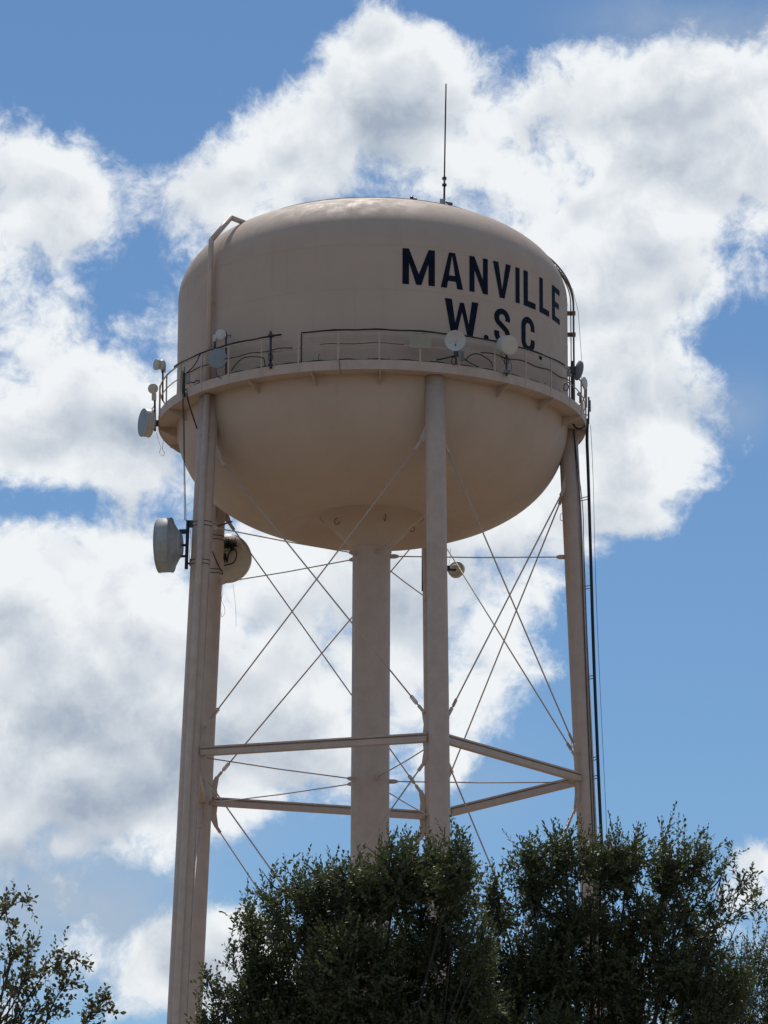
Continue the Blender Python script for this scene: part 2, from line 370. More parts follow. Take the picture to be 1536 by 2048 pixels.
# lifting eyes under the bowl
for (x, y, rr) in ((676, 1040, 1.5), (769, 1033, 1.5), (821, 1054, 1.35)):
    p = on(x, y, rr); e = MB(); d = Vector((p.x, p.y, -2)).normalized(); a_, b_ = frame(d)
    e.tube([p+b_*(.10*math.cos(R(i*30)))+d*(.06+.13*math.sin(R(i*30))) for i in range(-1, 8)], .018, 6); e.build('lifting_eye', 'rust', cone)

# riser
ri = MB(); ri.lathe([(.672, 0), (.672, 35.44+Z0)], n=64); riser = ri.build('riser', 'steel', tower)
c_ = MB(); c_.lathe([(.67, 35.30+Z0), (.715, 35.32+Z0), (.715, 35.42+Z0), (.67, 35.46+Z0)], n=64); c_.build('collar', 'steel', riser)
for z in (6, 12.5, 19, 25.5, 32): 
    c_ = MB(); c_.lathe([(.66, z+Z0-.015), (.678, z+Z0-.006), (.678, z+Z0+.006), (.66, z+Z0+.015)], n=64); c_.build('weld_seam', 'steel', riser)

# legs
LEGS = []
for a in LEGAZ:
    l = MB(); zt = ZB+.0; l.tube([cyl(a, leg_r(z), z) for z in [-1.7+i*(zt+1.7)/12 for i in range(13)]], .345, 40); o = l.build('leg', 'steel', tower); LEGS.append(o)
    for z in (9.0, 21.2, 33.6):
        c_ = MB(); p0, p1 = cyl(a, leg_r(z-.02), z-.02), cyl(a, leg_r(z+.02), z+.02); pm = (p0+p1)/2
        c_.tube([p0, pm+(p0-pm)*.4, pm+(p1-pm)*.4, p1], [.343, .351, .351, .343], 40, False); c_.build('weld_seam', 'steel', o)
    f = MB(); f.box(cyl(a, leg_r(-1.5), -1.55), 1.3, 1.3, .3); f.build('base_plate', 'steel', o)
# order round the ring: A, B, C, E, D
def legp(i, z, t=None, off=0.0):
    p = cyl(LEGAZ[i % 5], leg_r(z), z)
    return p if t is None else p+t*off
STRUTZ = [ZS, ZS-12.6]
HS = [(-.13, -.15), (.13, -.15), (.13, .03), (.045, .035), (.045, .085), (.13, .09), (.13, .15), (-.13, .15), (-.13, .09), (-.045, .085), (-.045, .035), (-.13, .03)]
GUS = [(.30, .62), (.47, .93), (.60, .88), (.535, .45), (.56, .17), (.56, -.17), (.535, -.45), (.60, -.88), (.47, -.93), (.30, -.62)]
for z in STRUTZ:
    for i in range(5):
        A_, B_ = legp(i, z), legp(i+1, z); t_ = (B_-A_).normalized(); n_ = t_.cross(Vector((0, 0, 1))).normalized(); Ln = (B_-A_).length
        s = MB(); vs = [];  n = len(HS)
        for e in (.40, Ln-.40): vs += [A_+t_*e+n_*h[0]+Vector((0, 0, h[1])) for h in HS]
        s.add(vs, [[k_, (k_+1) % n, n+(k_+1) % n, n+k_] for k_ in range(n)]+[[0, 1, 2, 11], [11, 2, 3, 10], [10, 3, 4, 9], [9, 4, 5, 8], [8, 5, 6, 7]]+[[n+x for x in f_][::-1] for f_ in ([0, 1, 2, 11], [11, 2, 3, 10], [10, 3, 4, 9], [9, 4, 5, 8], [8, 5, 6, 7])])
        s.build('strut', 'steel', tower)
        for (o, p, d) in ((LEGS[i], A_, t_), (LEGS[(i+1) % 5], B_, -t_)):
            gp = MB(); gp.prism(GUS, p, d, (0, 0, 1), .03); gp.build('gusset_plate', 'steel', o)
            for zz in (.08, .14):
                b_ = MB(); b_.tube([p+d*.47+n_*.15+Vector((0, 0, -zz)), p+d*.47-n_*.15+Vector((0, 0, -zz))], .018, 6); b_.build('bolt', 'steel', o)
ZTOP = 37.8
TGU = [(.30, .45), (.50, -.02), (.60, -.30), (.49, -.36), (.33, -.20), (.30, -.20)]
def tie(P0, P1, rad=.026):
    d = (P1-P0).normalized(); s = MB(); s.tube([P0, P1], rad, 8); o = s.build('tie_rod', 'steel', tower)
    a_, b_ = frame(d); L_ = (P1-P0).length
    c = P0+d*.55                                           # turnbuckle near the lower end
    for sg in (-1, 1):
        k_ = MB(); k_.tube([c-d*.20, c-d*.15+b_*(.05*sg), c+d*.15+b_*(.05*sg), c+d*.20], .020, 6); k_.build('turnbuckle_side', 'steel', o)
    for e in (P0+d*.12, P1-d*.12):
        k_ = MB(); k_.box(e, .07, .34, .10, a_, d, b_); k_.build('clevis', 'steel', o)
for i in range(5):
    for (j, k2) in ((i, i+1), (i+1, i)):
        for lo, hi in ((ZS, ZTOP), (ZS-12.6, ZS), (-1.2, ZS-12.6)):
            A_, B_ = legp(j, lo), legp(k2, hi); t0 = (legp(k2, lo)-A_).normalized(); t1 = (legp(j, hi)-B_).normalized()
            if lo == ZS: P0 = A_+t0*.53+Vector((0, 0, .88)); 
            elif lo > 0: P0 = A_+t0*.53+Vector((0, 0, .88))
            else: P0 = A_+t0*.5+Vector((0, 0, .3))
            P1 = B_+t1*.53+Vector((0, 0, -.30 if hi == ZTOP else -.88))
            nn = t0.cross(Vector((0, 0, 1)))*(.035 if j == i else -.035)*(1 if j == i else -1)
            tie(P0+nn*(1 if j == i else -1), P1+nn*(1 if j == i else -1))
            if hi == ZTOP:
                gp = MB(); gp.prism(TGU, B_, t1, (0, 0, 1), .03); gp.build('gusset_plate', 'steel', LEGS[k2 % 5])
for z in (35.18, ZS-.12, ZS-12.75):
    for i in range(5):
        Lp = legp(i, z); d = Vector((Lp.x, Lp.y, 0)).normalized(); Rp = Vector((0, 0, z+Z0))+d*.70; Lq = Lp-d*.36
        s = MB(); s.tube([Rp+(Lq-Rp)*.02, (Rp+Lq)/2+Vector((0, 0, -.03)), Rp+(Lq-Rp)*.98], .022, 8); o = s.build('radial_rod', 'steel', tower)
        a_, b_ = frame(d)
        for p, sg in ((Rp, 1), (Lq, -1)):
            k_ = MB(); k_.prism([(-.05, -.075), (.14, -.075), (.26, -.04), (.26, .04), (.14, .075), (-.05, .075)], p, d*sg, (0, 0, 1), .07); k_.build('clevis', 'steel', o)

# balcony
bl = MB()
bl.lathe([(6.985, ZB+Z0+.02), (RB-.02, ZB+Z0+.02), (RB-.02, ZB+Z0), (RB+.005, ZB+Z0), (RB+.005, ZB+Z0+.335), (RB-.02, ZB+Z0+.335), (RB-.02, ZB+Z0+.10), (6.985, ZB+Z0+.10)], n=160, smooth=False)
balcony = bl.build('balcony', 'steel', tower)
for i in range(20):
    a = 2.0+18*i
    if min(abs((a-l+180) % 360-180) for l in LEGAZ) < 4: continue
    t_ = Vector((math.cos(R(a)), math.sin(R(a)), 0)); rd = Vector((math.sin(R(a)), -math.cos(R(a)), 0))
    b_ = MB(); b_.prism([(-.06, .019), (-.06, -.34), (.0, -.34), (.60, -.06), (.60, .019)], cyl(a, 7.0, ZB), rd, (0, 0, 1), .03); b_.build('bracket', 'steel', balcony)
RAILZ = 41.17; MIDZ = 40.66; RP = RB-.035
base = MB(); base.box((0, 0, (RAILZ-ZB-.06)/2), .05, .012, RAILZ-ZB-.06); base.box((0, .022, (RAILZ-ZB-.06)/2), .012, .04, RAILZ-ZB-.062)
post0 = None
k = 0
while k < 34:
    a = -176.8+10.5*k
    if k == 34: break
    p = cyl(a, RB+.012, ZB+.03)
    if post0 is None: post0 = base.build('rail_post', 'steel', balcony); post0.location = p; post0.rotation_euler = (0, 0, R(a)); ORG[post0.name] = p
    else: put(post0, 'rail_post', balcony, p, R(a))
    k += 1
GA0, GA1 = -24.2, -18.6                                   # opening in the rail
for a0, a1 in ((GA1, 168), (-176.8, GA0)):
    s = MB(); s.tube(arc(a0, a1, RP, RAILZ-.02), .028, 8); s.build('top_rail', 'steel', balcony)
    s = MB(); s.tube(arc(a0, a1, RP, MIDZ), .020, 8); s.build('mid_rail', 'steel', balcony)
s = MB(); s.tube([cyl(GA1, RP, ZB+.3), cyl(GA1, RP, RAILZ+.02)], .026, 8); s.build('gate_post', 'mast', balcony)
s = MB(); s.tube(arc(-29, GA1-.1, RP, MIDZ-.02, f=lambda a: (-.05, .004*(a+29))), .03, 8); s.build('gate_bar', 'steel', balcony)

# overflow pipe down the tank and leg A
AZP = -52.3
def ov(a, r, z): return cyl(a, r, z)
s = MB(); pp = [ov(AZP+1, 5.75, 46.35), ov(AZP, 6.35, 46.47), ov(AZP, 7.17, 45.45), ov(AZP, 7.19, 44.9), ov(AZP, 7.19, 40.2)]
s.box((pp[0]+pp[1])/2, .18, (pp[1]-pp[0]).length, .12, *(lambda d: (frame(d)[0], d, frame(d)[1]))((pp[1]-pp[0]).normalized()))
s.tube([pp[1], pp[2]], .095, 16); s.tube([pp[2]+(pp[1]-pp[2])*.02, pp[2], pp[3], pp[4]], .095, 16)
ovp = s.build('overflow_pipe', 'pipe', tower)
legA = lambda z, da=0, dr=0: cyl(LEGAZ[0], leg_r(z), z)+Vector((da, dr, 0))
s = MB(); s.tube([legA(z, -.04, -.46) for z in (ZB-.02, 30, 20, 10, -1.6)], .115, 20); s.build('leg_pipe', 'pipe', ovp)
for z in (38.3, 34.0, 29.8, 25.6, 21.5): 
    b_ = MB(); b_.box(legA(z, -.04, -.40), .30, .05, .05); b_.build('pipe_clamp', 'steel', ovp)
for z in (43.2, 41.6):
    b_ = MB(); b_.box(ov(AZP, 7.08, z), .06, .30, .06, Vector((math.cos(R(AZP)), math.sin(R(AZP)), 0)), Vector((math.sin(R(AZP)), -math.cos(R(AZP)), 0))); b_.build('pipe_clamp', 'steel', ovp)
s = MB(); s.tube([legA(z, .335, -.13) for z in (ZB-.02, 20, -1.6)], .018, 8); s.build('conduit', 'pipe', LEGS[0])

# ladder over the right-hand shoulder
def shoulder(a, off, z0=40.15, rtop=5.2):
    pts = [cyl(a, 7+off, z0+(ZC1-z0)*i/8) for i in range(9)]
    for i in range(1, 30):
        tt = i/40*math.pi/2; r = 7*math.cos(tt)**(2/2.8); z = ZC1+3*math.sin(tt)
        if r < rtop: break
        nz = tt/(math.pi/2); pts.append(cyl(a, r+off*(1-nz*.55), z+off*nz*.9))
    return pts
ladder = thing('roof_ladder', cyl(88, 7.2, 40.1), 'brown ladder curving over the right shoulder of the tank', 'ladder')
sh1 = shoulder(86.0, .22); sh2 = shoulder(89.2, .22)
for sh in (sh1, sh2):
    s = MB(); s.tube(sh, .033, 8); s.build('side_rail', 'rust', ladder)
for i in range(0, min(len(sh1), len(sh2))-1):
    for f_ in ((0, .5) if i < 8 else (0,)):
        s = MB(); s.tube([sh1[i].lerp(sh1[i+1], f_), sh2[i].lerp(sh2[i+1], f_)], .014, 6); s.build('rung', 'rust', ladder)
for z in (43.35, 44.15, 42.0):
    s = MB(); s.box(cyl(87.6, 7.12, z), .34, .42, .04, Vector((math.sin(R(87.6)), -math.cos(R(87.6)), 0)), Vector((math.cos(R(87.6)), math.sin(R(87.6)), 0))); s.build('standoff', 'rust', ladder)

def cable(name, pts, r, label, mat='black', n=6, cat='cable'):
    s = MB(); s.tube(pts, r, n); c = sum((Vector(p) for p in pts), Vector())/len(pts)
    return tag(s.build(name, mat, None, Vector(pts[0])), label, cat)
def smooth(pts, n=8):
    pts = [Vector(p) for p in pts]; res = []
    for i in range(len(pts)-1):
        p0 = pts[max(i-1, 0)]; p1 = pts[i]; p2 = pts[i+1]; p3 = pts[min(i+2, len(pts)-1)]
        for k_ in range(n):
            t_ = k_/n; res.append(.5*((2*p1)+(p2-p0)*t_+(2*p0-5*p1+4*p2-p3)*t_*t_+(3*p1-p0-3*p2+p3)*t_**3))
    return res+[pts[-1]]
cable('ladder_cable', shoulder(87.4, .12, rtop=5.6), .022, 'thin black cable running up the tank beside the roof ladder')
cable('safety_wire', [cyl(90, 7.47, 40.2), cyl(90, 7.50, 42.6), cyl(90, 7.40, 44.3), cyl(90, 7.2, 45.2)], .009, 'thin grey safety wire outside the roof ladder', 'wire')

# cables along the balcony
wob = lambda amp, fr, ph: (lambda a: (rng.uniform(-.003, .003), amp*math.sin(fr*a+ph)+rng.uniform(-.006, .006)))
cable('cable_bundle', arc(GA1, 62, RP+.01, RAILZ+.028, 1.5, wob(.012, .55, 1)), .034, 'thick black cable bundle lashed on the top rail right of the opening')
cable('cable_bundle', arc(-66, GA0, RP+.01, RAILZ+.028, 1.5, wob(.012, .5, 2)), .034, 'thick black cable bundle lashed on the top rail left of the opening')
cable('cable', arc(-64, 66, RB-.10, ZB+.375, 1.2, wob(.02, .8, .5)), .020, 'long black cable lying along the balcony deck edge')
cable('cable', arc(-60, -21, RP+.02, MIDZ+.04, 1.5, wob(.02, .7, 0)), .018, 'black cable strung along the mid rail left of the opening')
cable('cable', arc(29, 66, RP+.03, MIDZ+.04, 1.5, wob(.03, .6, 1)), .020, 'black cable sagging along the mid rail right of the cream radome')
cable('cable', arc(-13.5, 8, RP+.03, MIDZ+.05, 1.5, wob(.02, .5, 1)), .012, 'thin black cable on the mid rail left of the cream panel')
def onr(x, y, r=RP+.05): return on(x, y, r)
cable('cable', smooth([onr(462, 742), onr(478, 722), onr(495, 714), onr(524, 715), onr(529, 722), onr(530, 732)]), .018, 'black cable arching over the deck right of the flat grey dish')
cable('cable', smooth([onr(932, 722), onr(936, 714), onr(945, 709), onr(958, 708), onr(972, 716), onr(982, 724), onr(985, 734)]), .020, 'black cable loop arching between white dish and cream radome')
cable('cable', smooth([onr(374, 745), onr(385, 735), onr(394, 722), onr(400, 708)]), .020, 'black cable climbing from grey box to the left top rail')
cable('cable', [onr(639, 708), onr(637, 714), onr(638, 722)], .010, 'short thin cable hanging between mid rail and deck')
cable('cable', smooth([onr(678, 716, RB+.03), onr(679, 730, RB+.03), onr(681, 748, RB+.04)]), .008, 'thin wire hanging over the balcony edge at the front')
for (x, y, lab) in ((541, 715, 'coil of black cable hung on the bare dark pole'), (908, 722, 'coil of black cable under the white dish'), (1013, 722, 'coil of black cable under the cream radome'), (1132, 775, 'coil of black cable beside the ladder foot')):
    c = onr(x, y, RB+.06); a_ = Vector((1, 0, 0)); b_ = Vector((0, 0, 1))
    cable('cable_coil', [c+a_*(.085*math.cos(R(i*20))+.01*math.sin(i))+b_*(.13*math.sin(R(i*20)))+Vector((0, -.0015*i, 0)) for i in range(40)], .013, lab)
for i, a in enumerate(range(-56, 62, 6)):                # ties that hold the deck cable
    s = MB(); c = cyl(a+rng.uniform(-1, 1), RB-.06, ZB+.345); s.tube([c, c+Vector((.02, 0, .07)), c+Vector((.05, -.03, .03))], .012, 5); s.build('cable_hook', 'galv', balcony)
# cables dropping from the balcony to the big drum on leg A
cable('cable', smooth([on(366, 742, RB+.05), on(367, 790, RB+.10), on(369, 880, RB+.12), on(370, 960, RB+.2), on(372, 1042, RB+.35)]), .015, 'black cable dropping from balcony to the large grey drum antenna')
cable('cable', smooth([on(364, 742, RB+.05), on(365, 800, RB+.08), on(367, 880, RB+.10), on(369, 1040, RB+.33)]), .012, 'thinner black cable dropping beside the large grey drum antenna')
cable('cable', [on(371, 782, RB+.05), on(380, 815, RB-.02), on(394, 857, 7.37)], .028, 'thick black cable slanting from balcony to the front left leg')
# bundles down the right-hand leg
YC = .0
def c_run(xs): return [at(x, y, -.35) for x, y in xs]
cable('cable_bundle', smooth(c_run([(1175, 842), (1174, 880), (1176.5, 950), (1181, 1100), (1187, 1300), (1194, 1480), (1201, 1640), (1207, 1760), (1217, 2050), (1235, 2500)]), 4), .062, 'thick black cable bundle running down beside the right-hand leg')
for dx, lab in ((-8, 'thin black cable between right-hand leg and the thick bundle'), (-13, 'thin black cable closest to the right-hand leg')):
    cable('cable', smooth(c_run([(1147, 850), (1157+dx*.4, 920), (1173+dx, 1010), (1176+dx, 1100), (1183+dx, 1300), (1190+dx, 1480), (1197+dx, 1640), (1213+dx, 2050)]), 5), .016, lab)
cable('cable', smooth([at(1143, 842, -1.0), at(1152, 856, -1.0), at(1163, 857, -1.0), at(1172, 850, -.6), at(1175, 838, -.4)]), .035, 'thick black cable looping under the right end of the balcony')
cable('safety_wire', smooth(c_run([(1181, 850), (1186, 950), (1191, 1150), (1199, 1350), (1206, 1500), (1213, 1650), (1228, 2000)]), 3), .009, 'thin dark wire hanging outside the thick bundle on the right', 'mast')
for y in (995, 1172, 1352, 1515, 1552, 1700):
    p = at(1178+(y-995)*.034, y, -.35)
    Lc = cyl(LEGAZ[2], leg_r(p.z-Z0), p.z-Z0); s = MB()
    for dz in (-.05, .05): s.tube([Vector((Lc.x+.33, -.06, p.z+dz)), Vector((p.x+.02, -.35, p.z+dz))], .016, 6)
    s.build('cable_standoff', 'galv', LEGS[2])
for (x, y) in ((1122, 1035), (1145, 1488)):              # small step loops on the right leg
    p = at(x, y, 0.0); s = MB(); s.tube(smooth([p+Vector((.14, 0, .13)), p+Vector((0, 0, .13)), p+Vector((-.03, 0, .0)), p+Vector((0, 0, -.11)), p+Vector((.14, 0, -.11))], 4), .012, 6); s.build('step_loop', 'steel', LEGS[2])
s = MB(); p = at(1156, 872, -.2); s.prism([(-.2, .35), (.25, .35), (.25, .12), (.1, -.05), (-.2, -.35)], p, (1, 0, 0), (0, 0, 1), .04); s.build('knee_plate', 'steel', LEGS[2])
cable('loose_wire', smooth([on(313, 865, RB+.1), on(318, 885, RB+.15), on(322, 895, RB+.15), on(319, 905, RB+.15), on(325, 912, RB+.15), on(329, 905, RB+.15), on(325, 898, RB+.15), on(327, 878, RB+.1)], 6), .008, 'pale loose wire curled below the left end of the balcony', 'wire')

# ------------------------------------------------------------------ antennas on the balcony
def dish_axes(n):
    n = Vector(n).normalized(); a, b = frame(n); return n, a, b
def mast(par, p0, p1, r=.035, mat='mast', name='mast'):
    s = MB(); s.tube([p0, p1], r, 10); return s.build(name, mat, par)
def clampbox(par, c, sx=.12, sy=.12, sz=.10, mat='galv', name='clamp'):
    s = MB(); s.box(c, sx, sy, sz); return s.build(name, mat, par)

def drum(c, n, dia, depth, mat_side, mat_face, par, back=.25, rim=True):
    """shrouded dish: face radome, shroud, conical back"""
    n, a, b = dish_axes(n); r = dia/2
    s = MB(); s.lathe([(r*.50, -depth-back*.80), (r*.97, -depth), (r*.99, -depth)], c, n, 40); s.lathe([(r*.46, -depth-back), (r*.50, -depth-back*.80)], c, n, 40); s.lathe([(.001, -depth-back), (r*.46, -depth-back)], c, n, 40, False); bk = s.build('back_shell', mat_side, par)
    s = MB(); s.lathe([(r, -depth), (r, 0), (r*.985, .012)], c, n, 40); sh = s.build('shroud', mat_side, par)
    if rim:
        for h in (0, -depth):
            s = MB(); s.lathe([(r, h-.02), (r+.014, h-.012), (r+.014, h+.012), (r, h+.02)], c, n, 40); s.build('rim_band', mat_side, sh)
    s = MB(); s.lathe([(.002, .03), (r*.4, .028), (r*.8, .02), (r*.985, .008)], c, n, 40); s.build('radome', mat_face, par)
# 1 shrouded dish at the far left, with its mast
c = on(289, 845, 7.75); c = at(286, 845, c.y-.3)
Y1 = c.y
o = thing('drum_antenna', at(311, 860, Y1), 'cream drum antenna with pale grey face at the far left balcony end', 'antenna')
drum(c, (-.92, -.39, .0), 1.0, .26, 'beige', 'grey', o, .16)
mast(o, at(310, 862, Y1+.1), at(309.5, 785, Y1+.1), .04)
s = MB(); s.tube([at(308, 812, Y1+.05), at(294, 831, Y1-.1)], .018, 6); s.build('brace', 'mast', o)
clampbox(o, at(312, 846, Y1+.15), .22, .2, .16, 'mast', 'bracket'); 
s = MB(); s.tube([at(312, 852, Y1+.15), at(324, 850, Y1+.5)], .03, 6); s.build('arm', 'mast', o)
# 2 small beige disc above it
def small_radome(px, py, Y, n, dia, mat, label, mastpx=None, boxpx=None, thick=.10, name='dish_antenna', cat='antenna', face=None, mastmat='mast', boxs=(.16, .12, .24)):
    c = at(px, py, Y); o = thing(name, at(mastpx[0], mastpx[2], Y+.12) if mastpx else c, label, cat)
    n_, a_, b_ = dish_axes(n); r = dia/2
    s = MB(); s.lathe([(.001, -thick-.06), (r*.5, -thick-.05), (r*.9, -thick*.9), (r, -thick*.6), (r, -.01), (r*.96, 0)], c, n_, 32); s.build('shroud', mat, o)
    s = MB(); s.lathe([(r*.96, 0), (r*.7, .018), (r*.3, .028), (.001, .03)], c, n_, 32); s.build('radome', face or mat, o)
    if mastpx: mast(o, at(mastpx[0], mastpx[1], Y+.16), at(mastpx[0], mastpx[2], Y+.16), .032, mastmat)
    if boxpx: 
        s = MB(); s.box(at(boxpx[0], boxpx[1], Y+.10), *boxs); s.build('radio_unit', mat if len(boxpx) < 3 else boxpx[2], o)
    s = MB(); s.tube([c-n_*(thick+.02), at(mastpx[0], min(max(py, mastpx[1]), mastpx[2]), Y+.16) if mastpx else c-n_*(thick+.2)], .03, 6); s.build('bracket', 'mast', o)
    return o
small_radome(305.8, 777, Y1-.05, (-.12, -.98, -.1), .37, 'beige', 'small round beige radome above the far left drum antenna', (309, 772, 800), (308, 794), .06)
c3 = on(325, 770, 7.6)
small_radome(311.7, 728.5, c3.y, (-.78, -.62, 0), .40, 'beige', 'small pale round antenna topmost at the left balcony end, facing left', (325.5, 726, 802), None, .10)
small_radome(325.5, 730, c3.y+.1, (.75, .65, .05), .36, 'white', 'small pale radome turned away beside the topmost left antenna', (325.8, 734, 758), (327, 738), .14)
# 4 slim black antenna with grey box
p = on(368, 770, RB+.08)
o = thing('panel_antenna', at(368, 792, p.y), 'slim black panel antenna with small grey box on the left rail', 'antenna')
s = MB(); s.box(at(368, 767, p.y-.02), .09, .07, .72); s.build('panel', 'black', o); mast(o, at(368.5, 734, p.y+.06), at(368.5, 795, p.y+.06), .026)
s = MB(); s.box(at(376, 758, p.y+.04), .15, .10, .34); bx = s.build('grey_box', 'box', o); s = MB(); s.box(at(376, 758, p.y-.02), .12, .02, .28); s.build('lid', 'box', bx)
cable('cable', smooth([at(379, 764, p.y), at(388, 765, p.y), at(393, 761, p.y), at(400, 763, p.y)]), .02, 'short black cable tail right of the grey box')
# 5 flat grey dish on front left
p = on(434, 717, RB+.15)
small_radome(434.5, 717, p.y, (-.10, -.97, -.12), .69, 'grey', 'large flat grey round dish on the front left rail', (452, 668, 747), None, .10)
cable('cable', smooth([at(432, 737, p.y+.05), at(433, 748, p.y+.05), at(440, 756, p.y+.05), at(449, 752, p.y+.05), at(451, 745, p.y+.05)]), .014, 'thin black cable looping under the flat grey dish')
small_radome(441.5, 669, p.y+.05, (.05, -.98, -.15), .37, 'white', 'small white round dish above the flat grey dish', (452, 664, 690), None, .08)
small_radome(430, 675, p.y+.3, (-.9, .1, 0), .22, 'white', 'small white radio antenna seen sideways behind the small white dish', (430, 672, 700), (430, 677), .10)
s = MB()
o = thing('yagi_antenna', at(453, 672, p.y+.1), 'little dark comb-shaped antenna stub beside the small white dish', 'antenna')
mast(o, at(452, 672, p.y+.1), at(463, 671, p.y-.1), .012, 'mast', 'boom')
for i in range(3): mast(o, at(455+i*3, 668, p.y), at(455+i*3.4, 677, p.y), .008, 'mast', 'element')
# 7 bare pole
p = on(541, 700, RB+.05)
o = thing('antenna_pole', at(541, 737, p.y), 'bare dark pole clamped to the rail left of the opening', 'pole')
mast(o, at(541, 737, p.y), at(541.5, 663, p.y), .042, 'mast', 'pole'); clampbox(o, at(541, 671, p.y), .16, .14, .07, 'mast'); clampbox(o, at(541, 729, p.y), .16, .14, .07, 'mast')
# 8 cream flat panel
p = on(842, 683, RB+.02)
o = thing('flat_panel', at(842, 697, p.y), 'flat olive cream rectangular panel on the front rail', 'panel')
s = MB(); s.box(at(841.5, 682.5, p.y), .74, .04, .52); s.build('face', 'panel', o); s = MB(); s.box(at(840, 704, p.y+.04), .04, .03, .30); s.build('bracket', 'mast', o)
s = MB(); s.box(at(834, 702, p.y+.04), .03, .03, .16); s.build('bracket', 'panel', o)
# 9 white concave dish
p = on(910, 682, RB+.22); c = at(910.5, 681, p.y)
o = thing('dish_antenna', at(911, 722, p.y+.15), 'white concave dish with centre feed in front of the letter W', 'antenna')
n_, a_, b_ = dish_axes((-.06, -.95, -.22)); r = .355
s = MB(); s.lathe([(.03, -.15), (r*.35, -.135), (r*.7, -.085), (r*.97, 0), (r, .004), (r, -.012), (r*.7, -.105), (r*.35, -.155), (.03, -.17)], c, n_, 48); rf = s.build('reflector', 'white', o)
s = MB(); s.lathe([(.001, .06), (.035, .05), (.035, .0), (.018, -.01), (.018, -.15)], c, n_, 16); s.build('feed', 'white', o)
mast(o, at(912, 728, p.y+.18), at(911, 688, p.y+.18), .035, 'galv'); clampbox(o, at(912, 708, p.y+.16), .16, .16, .16, 'mast', 'bracket')
s = MB(); s.box(at(924.5, 712, p.y+.12), .12, .10, .34); s.build('radio_unit', 'galv', o)
s = MB(); s.tube([at(873, 720, p.y+.2), at(890, 716.5, p.y+.2), at(909, 712, p.y+.18)], .028, 6); s.build('side_arm', 'mast', o)
s = MB(); s.tube([at(926, 716, p.y+.2), at(940, 726, p.y+.25), at(957, 734, p.y+.4)], .022, 6); s.build('side_arm', 'mast', o)
# 10 cream drum radome
p = on(1015, 690, RB+.25); c = at(1019.5, 690, p.y-.1); Y = p.y-.1
o = thing('drum_antenna', at(1013, 750, Y+.2), 'cream drum radome with white shroud in front of the letter S', 'antenna')
nn = Vector((.50, -.84, -.20)).normalized()
drum(c, nn, .68, .33, 'white', 'beige', o, .14, False)
n_, a_, b_ = dish_axes(nn); up_ = Vector((0, 0, 1)); up_ = (up_-n_*up_.z).normalized(); rt_ = up_.cross(n_).normalized()
s = MB(); s.box(c+n_*.034+up_*.13, .26, .016, .004, rt_, up_, n_); s.build('dark_stripe', 'black', o)
s = MB(); s.box(c+n_*.034+up_*.185+rt_*.02, .085, .05, .004, rt_, up_, n_); s.build('small_emblem', 'red', o)
mast(o, at(1013, 752, Y+.2), at(1013, 696, Y+.2), .036, 'mast'); clampbox(o, at(1013, 744, Y+.26), .2, .2, .1, 'galv'); clampbox(o, at(1026, 687, Y+.3), .12, .16, .14, 'mast', 'bracket')
cable('cable', smooth([at(1002, 700, Y+.1), at(1003, 715, Y+.1), at(1011, 724, Y+.1), at(1019, 718, Y+.1), at(1023, 735, Y+.1), at(1019, 744, Y+.1)]), .010, 'thin wire dangling under the cream radome')
# 11-13 right end
p = on(1150, 745, RB+.10); Y = p.y
small_radome(1158.5, 741, Y, (.80, .35, -.08), .72, 'grey', 'large dark grey dish at the right balcony end beside the ladder', (1145, 722, 800), None, .05)
o = bpy.data.objects[[x.name for x in bpy.data.objects if x.type == 'EMPTY'][-1]]
s = MB(); s.box(at(1139, 743, Y+.1), .18, .14, .34); s.build('radio_unit', 'box', o); clampbox(o, at(1146, 741, Y+.1), .2, .2, .26, 'mast', 'bracket')
Y = .0
small_radome(1170, 766, Y, (.82, -.45, 0), .46, 'white', 'small pale grey dish low at the right balcony end', (1172.5, 760, 815), None, .05, mastmat='galv')
small_radome(1158, 788, Y+.5, (-.3, -.9, 0), .16, 'white', 'tiny round white antenna inside the right rail', (1160, 786, 806), None, .05)
o = thing('panel_antenna', at(1178, 845, -.2), 'narrow dark upright antenna at the right edge of the balcony', 'antenna')
s = MB(); s.box(at(1179, 812, -.25), .09, .12, .40); s.build('panel', 'galv', o); mast(o, at(1177, 848, -.18), at(1177.5, 794, -.18), .032, 'mast')
mast(o, at(1177, 830, -.18), at(1172, 830, -.1), .02, 'mast', 'arm')

# ------------------------------------------------------------------ antennas on the legs
YA = legp(0, 35).y; YD = legp(4, 34).y; YE = legp(3, 34).y
o = thing('drum_antenna', at(372, 1137, YA), 'large weathered grey drum antenna on the front left leg, facing left', 'antenna')
c = at(318, 1091, YA); n_ = Vector((-.985, .15, .0))
drum(c, n_, 1.88, .44, 'drum', 'drum', o, .34)
mast(o, at(372.5, 1138, YA), at(376, 1041, YA), .062, 'mast', 'mast')
for (x, y) in ((364, 1066), (364, 1091), (365, 1113)): 
    s = MB(); s.tube([at(x-6, y, YA), at(374, y-1, YA)], .045, 8); s.build('mount_arm', 'mast', o)
s = MB(); s.box(at(359, 1078, YA), .10, .16, .52); s.build('mount_plate', 'mast', o); s = MB(); s.box(at(366, 1062, YA), .26, .12, .10); s.build('mount_plate', 'mast', o)
def bands(leg, idx, y_img, Y, par):
    zc = at(400, y_img, Y).z-Z0
    for dz in (-.07, .07):
        s = MB(); pz = cyl(LEGAZ[idx], leg_r(zc+dz), zc+dz); s.lathe([(.345, -.014), (.358, -.012), (.358, .012), (.345, .014)], pz, (0, 0, 1), 40); s.build('band_clamp', 'mast', par)
